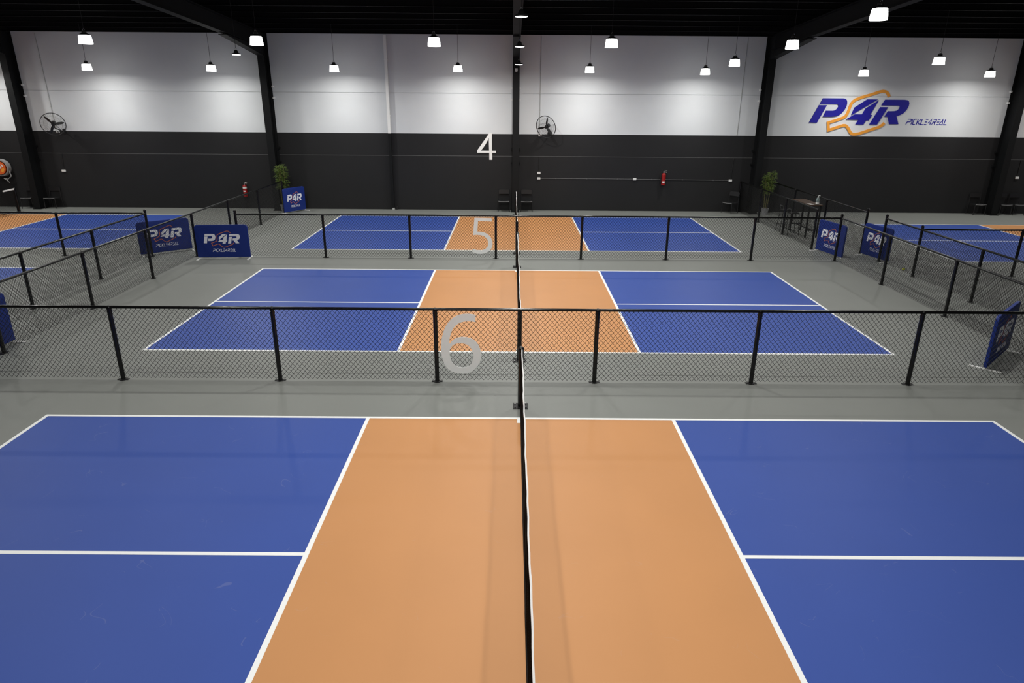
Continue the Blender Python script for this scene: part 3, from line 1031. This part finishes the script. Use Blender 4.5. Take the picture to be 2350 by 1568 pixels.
ycyl(MB(), 0.25, -0.34, 0.25, -0.32).obj('front_disc', 'reel_orange', t, True)
ycyl(MB(), 0.25, -0.10, 0.25, -0.08).obj('rear_disc', 'reel_orange', t, True)
hm = MB()
for i in range(5):
    for rr in (0.285, 0.312):
        hm.tube([(rr * math.cos(a * math.pi / 20), -0.12 - 0.042 * i, rr * math.sin(a * math.pi / 20)) for a in range(40)], 0.014, 8, closed=True)
hm.tube([(0.3, -0.25, -0.1), (0.36, -0.27, -0.32), (0.2, -0.28, -0.44), (0.05, -0.28, -0.40)], 0.018, 8)
hm.obj('hose', 'hose_grey', t, True)
MB().tube([(0, -0.36, 0), (0, 0, 0)], 0.05, 14).obj('spindle', 'steel_black', t)
MB().box(-0.05, -0.02, -0.3, 0.05, 0.0, 0.3).obj('wall_plate', 'steel_black', t)
MB().tube([(0.05, -0.28, -0.40), (0.16, -0.28, -0.48), (0.24, -0.28, -0.56)], 0.018, 8).obj('nozzle', 'chrome', t)
lt = MB()
lt.ribbon([(0.105, 0.14), (0.155, 0.055)], 0.04, 0.004)
lt.ribbon([(0.05, 0.07), (0.075, 0.0), (0.03, -0.03)], 0.035, 0.004)
lt.obj('lettering', 'label_white', t, loc=(0, -0.34, 0))
pm = MB()
pm.poly([[(0.06, -0.06), (0.17, 0.0), (0.20, -0.07), (0.12, -0.18), (0.05, -0.13)]], 0.003)
pm.obj('sticker', 'sign_orange', t, loc=(0, -0.34, 0))

# ---------------------------------------------------------------- chairs


def make_chair(label):
    t = thing('stacking_chair', label, 'chair', (0, 0, 0), 0, 'black chairs along the wall')
    w, d, sh = 0.215, 0.20, 0.43
    s = MB()
    n = 8
    for j in range(n + 1):
        pass
    # dished seat, front edge curls down
    top, bot = [], []
    prof = [(-d - 0.02, sh - 0.02), (-d, sh), (-d + 0.08, sh - 0.004), (0.0, sh - 0.012), (d, sh - 0.016)]
    for yy, zz in prof:
        top.append([s.bm.verts.new((x, yy, zz - 0.012 * (1 - (x / w) ** 2))) for x in [w * (i / 4 - 1) for i in range(9)]])
        bot.append([s.bm.verts.new((x, yy, zz - 0.014 - 0.012 * (1 - (x / w) ** 2))) for x in [w * (i / 4 - 1) for i in range(9)]])
    for a, b, q, r in zip(top, top[1:], bot, bot[1:]):
        for i in range(8):
            s.bm.faces.new((a[i], a[i + 1], b[i + 1], b[i]))
            s.bm.faces.new((q[i], r[i], r[i + 1], q[i + 1]))
        s.bm.faces.new((a[0], b[0], r[0], q[0])); s.bm.faces.new((a[8], q[8], r[8], b[8]))
    for i in range(8):
        s.bm.faces.new((top[0][i], bot[0][i], bot[0][i + 1], top[0][i + 1]))
        s.bm.faces.new((top[-1][i], top[-1][i + 1], bot[-1][i + 1], bot[-1][i]))
    s.obj('seat', 'chair_black', t, True)
    MB().tube([(-w, -d - 0.012, sh - 0.012), (-w * 0.5, -d - 0.016, sh - 0.022), (0, -d - 0.018, sh - 0.026), (w * 0.5, -d - 0.016, sh - 0.022), (w, -d - 0.012, sh - 0.012)], 0.011, 8).obj('seat_edge_glint', 'edge_glint', t, True)  # front edge coloured paler for its highlight
    b = MB()
    b.poly([[(-w + 0.01, 0.66), (w - 0.01, 0.66), (w - 0.005, 0.80), (w - 0.04, 0.825), (-w + 0.04, 0.825), (-w + 0.005, 0.80)]], 0.02)
    for v in b.bm.verts:
        v.co.y += d + 0.035 + 0.05 * (v.co.z - 0.66)
    b.obj('backrest', 'chair_black', t)
    for sx in (-1, 1):
        MB().tube([(sx * w, -d, sh - 0.02), (sx * (w + 0.01), -d - 0.01, 0.0)], 0.011, 8).obj('leg', 'chair_black', t, True)
        MB().tube([(sx * w, d + 0.04, 0.80), (sx * w, d, sh), (sx * (w + 0.01), d + 0.05, 0.0)], 0.011, 8).obj('leg', 'chair_black', t, True)
        MB().tube([(sx * w, -d, sh - 0.02), (sx * w, d, sh - 0.03)], 0.010, 8).obj('side_rail', 'chair_black', t, True)
    return t


chair0 = make_chair('black chair left of the middle column, facing the courts')
chair0.location = (-0.47, 21.56, 0)
for x, y, rz, lab in ((0.43, 21.56, 0, 'black chair right of the middle column, facing the courts'),
                      (-19.42, 21.58, 0, 'black chair left of the far left column, below the hose reel'),
                      (-18.50, 21.58, 0, 'black chair right of the far left column, below the left wall fan'),
                      (8.55, 21.50, -0.9, 'black chair against the wall left of the right bamboo, behind the court'),
                      (18.45, 21.55, 0, 'black chair left of the far right column'),
                      (19.46, 21.52, 0, 'black chair just right of the far right column'),
                      (20.02, 21.55, 0, 'black chair cut off by the right edge of the picture')):
    ch = copy_tree(chair0)
    ch.location = (x, y, 0)
    ch.rotation_euler = (0, 0, rz)
    ch['label'] = lab

# ---------------------------------------------------------------- high table, stools, bottle, paper
t = thing('bar_table', 'narrow high table with brown wooden top in the right aisle', 'table', (9.72, 17.15, 0))
m = MB().box(-0.22, -0.72, 1.04, 0.22, 0.72, 1.075)
bmesh.ops.bevel(m.bm, geom=list(m.bm.edges), offset=0.005, segments=1, affect='EDGES')
m.obj('table_top', 'table_wood', t)
for sx in (-1, 1):
    for sy in (-1, 1):
        MB().box(sx * 0.18 - 0.022, sy * 0.65 - 0.022, 0, sx * 0.18 + 0.022, sy * 0.65 + 0.022, 1.04).obj('leg', 'stool_black', t)
for sy in (-1, 1):
    MB().box(-0.18, sy * 0.65 - 0.018, 0.22, 0.18, sy * 0.65 + 0.018, 0.26).obj('foot_rail', 'stool_black', t)
MB().box(-0.018, -0.65, 0.22, 0.018, 0.65, 0.26).obj('foot_rail', 'stool_black', t)


def make_stool(label):
    t = thing('bar_stool', label, 'stool', (0, 0, 0), 0, 'slim black stools at the high table')
    m = MB().box(-0.15, -0.15, 0.70, 0.15, 0.15, 0.73)
    bmesh.ops.bevel(m.bm, geom=list(m.bm.edges), offset=0.008, segments=2, affect='EDGES')
    m.obj('seat', 'stool_black', t)
    for sx in (-1, 1):
        for sy in (-1, 1):
            MB().tube([(sx * 0.13, sy * 0.13, 0.70), (sx * 0.19, sy * 0.19, 0.0)], 0.011, 8).obj('leg', 'stool_black', t, True)
    MB().tube([(sx * 0.172, sy * 0.172, 0.22) for sx, sy in ((-1, -1), (1, -1), (1, 1), (-1, 1))], 0.008, 6, closed=True).obj('foot_ring', 'stool_black', t)
    MB().tube([(-0.14, 0.14, 0.72), (-0.14, 0.16, 0.86), (0.14, 0.16, 0.86), (0.14, 0.14, 0.72)], 0.009, 8).obj('back_rail', 'edge_glint', t, True)
    return t


st = make_stool('slim black stool at the high table, nearer the camera')
st.location = (9.28, 17.05, 0)
st.rotation_euler = (0, 0, math.radians(90))
s2 = copy_tree(st)
s2.location = (9.28, 17.72, 0)
s2['label'] = 'slim black stool at the high table, nearer the wall'

t = thing('pump_bottle', 'clear pump bottle standing on the near end of the high table', 'bottle', (9.80, 16.56, 1.075))
MB().lathe([(0.045, 0.0), (0.052, 0.01), (0.052, 0.17), (0.04, 0.20), (0.018, 0.215), (0.018, 0.225)], 18).obj('body', 'bottle_clear', t, True)
MB().lathe([(0.053, 0.02), (0.053, 0.07)], 18, cap=False).obj('label_band', 'label_white', t, True)
MB().tube([(0, 0, 0.225), (0, 0, 0.275), (0.012, 0, 0.285), (0.06, 0, 0.278)], 0.009, 8).obj('pump', 'plastic_white', t, True)
MB().lathe([(0.024, 0.222), (0.024, 0.245)], 14).obj('collar', 'plastic_white', t, True)
tag(MB().box(-0.07, -0.10, 0, 0.07, 0.10, 0.004).obj('paper_sheet', 'paper_white', loc=(9.60, 16.60, 1.075), rot=(0, 0, 0.3)), 'white paper lying on the near end of the high table', 'paper')

# ---------------------------------------------------------------- potted bamboo


def bamboo(x, y, H, label, seed, pot_h=0.26):
    rnd = random.Random(seed)
    t = thing('potted_bamboo', label, 'potted plant', (x, y, 0), 0, 'bamboo plants by the columns')
    MB().lathe([(0.10, 0.0), (0.14, pot_h - 0.02), (0.15, pot_h), (0.135, pot_h), (0.13, pot_h - 0.03)], 20, cap=False).lathe([(0.001, 0.004), (0.10, 0.004)], 20, cap=False).obj('pot', 'pot_grey', t, True)
    MB().lathe([(0.001, pot_h - 0.03), (0.13, pot_h - 0.035)], 20, cap=False).obj('soil', 'soil_brown', t)
    lf = MB()

    def leaf(p, d, L, wd):
        d = d.normalized()
        sd = d.cross(Vector((0, 0, 1)))
        sd = sd.normalized() if sd.length > 1e-3 else Vector((1, 0, 0))
        mid = p + d * L * 0.45
        tip = p + d * L + Vector((0, 0, -0.25 * L))
        wx, wy = x + tip.x, y + tip.y
        if wy > 21.24 and abs(abs(wx) - 9.46) < 0.2 or wx > 10.15 or tip.z < 0.3:
            return
        vs = [lf.bm.verts.new(q) for q in (p, mid + sd * wd, tip, mid - sd * wd, mid + Vector((0, 0, 0.006)))]
        lf.bm.faces.new((vs[0], vs[1], vs[4])); lf.bm.faces.new((vs[1], vs[2], vs[4])); lf.bm.faces.new((vs[2], vs[3], vs[4])); lf.bm.faces.new((vs[3], vs[0], vs[4]))
    for i in range(6):
        a = i * 1.05 + rnd.uniform(-0.3, 0.3)
        lean = rnd.uniform(0.05, 0.17)
        top = Vector((math.cos(a) * lean, math.sin(a) * lean, H * rnd.uniform(0.78, 0.96)))
        base = Vector((math.cos(a) * 0.05, math.sin(a) * 0.05, pot_h - 0.04))
        mid = (base + top) / 2 + Vector((math.cos(a), math.sin(a), 0)) * 0.02
        MB().tube([base, mid, top], [0.011, 0.009, 0.004], 6).obj('stem', 'stem_green', t, True)
        for k in range(62):
            f = rnd.uniform(0.34, 1.0) ** 0.75
            p = base.lerp(top, f)
            ang = rnd.uniform(0, 2 * math.pi)
            out = Vector((math.cos(ang), math.sin(ang), rnd.uniform(-0.1, 0.7)))
            br = p + out.normalized() * rnd.uniform(0.02, 0.12)
            for q in range(3):
                dd = out + Vector((rnd.uniform(-.7, .7), rnd.uniform(-.7, .7), rnd.uniform(-.5, .6)))
                leaf(br, dd, rnd.uniform(0.08, 0.16), rnd.uniform(0.007, 0.012))
    o = lf.obj('foliage', 'leaf_green', t)
    return t


bamboo(-9.12, 21.12, 1.86, 'tall potted bamboo behind the blue banner near the left column', 5)
bamboo(9.82, 21.10, 1.72, 'tall potted bamboo in a small grey pot by the right column', 11)

# ---------------------------------------------------------------- ball
bm = bmesh.new()
bmesh.ops.create_icosphere(bm, subdivisions=4, radius=0.037)
holes = []
for i in range(26):
    z = 1 - (i + 0.5) * 2 / 26
    rr = math.sqrt(1 - z * z)
    a = i * 2.39996
    holes.append(Vector((rr * math.cos(a), rr * math.sin(a), z)))
bmesh.ops.delete(bm, geom=[f for f in bm.faces if any((f.calc_center_median().normalized() - hq).length < 0.09 for hq in holes)], context='FACES')
mb = MB(); mb.bm.free(); mb.bm = bm
o = mb.obj('pickleball', 'ball_yellow', smooth=True, loc=(10.33, 12.0, 0.037))
tag(o, 'yellow ball lying on the grey floor by the right aisle fence', 'ball')
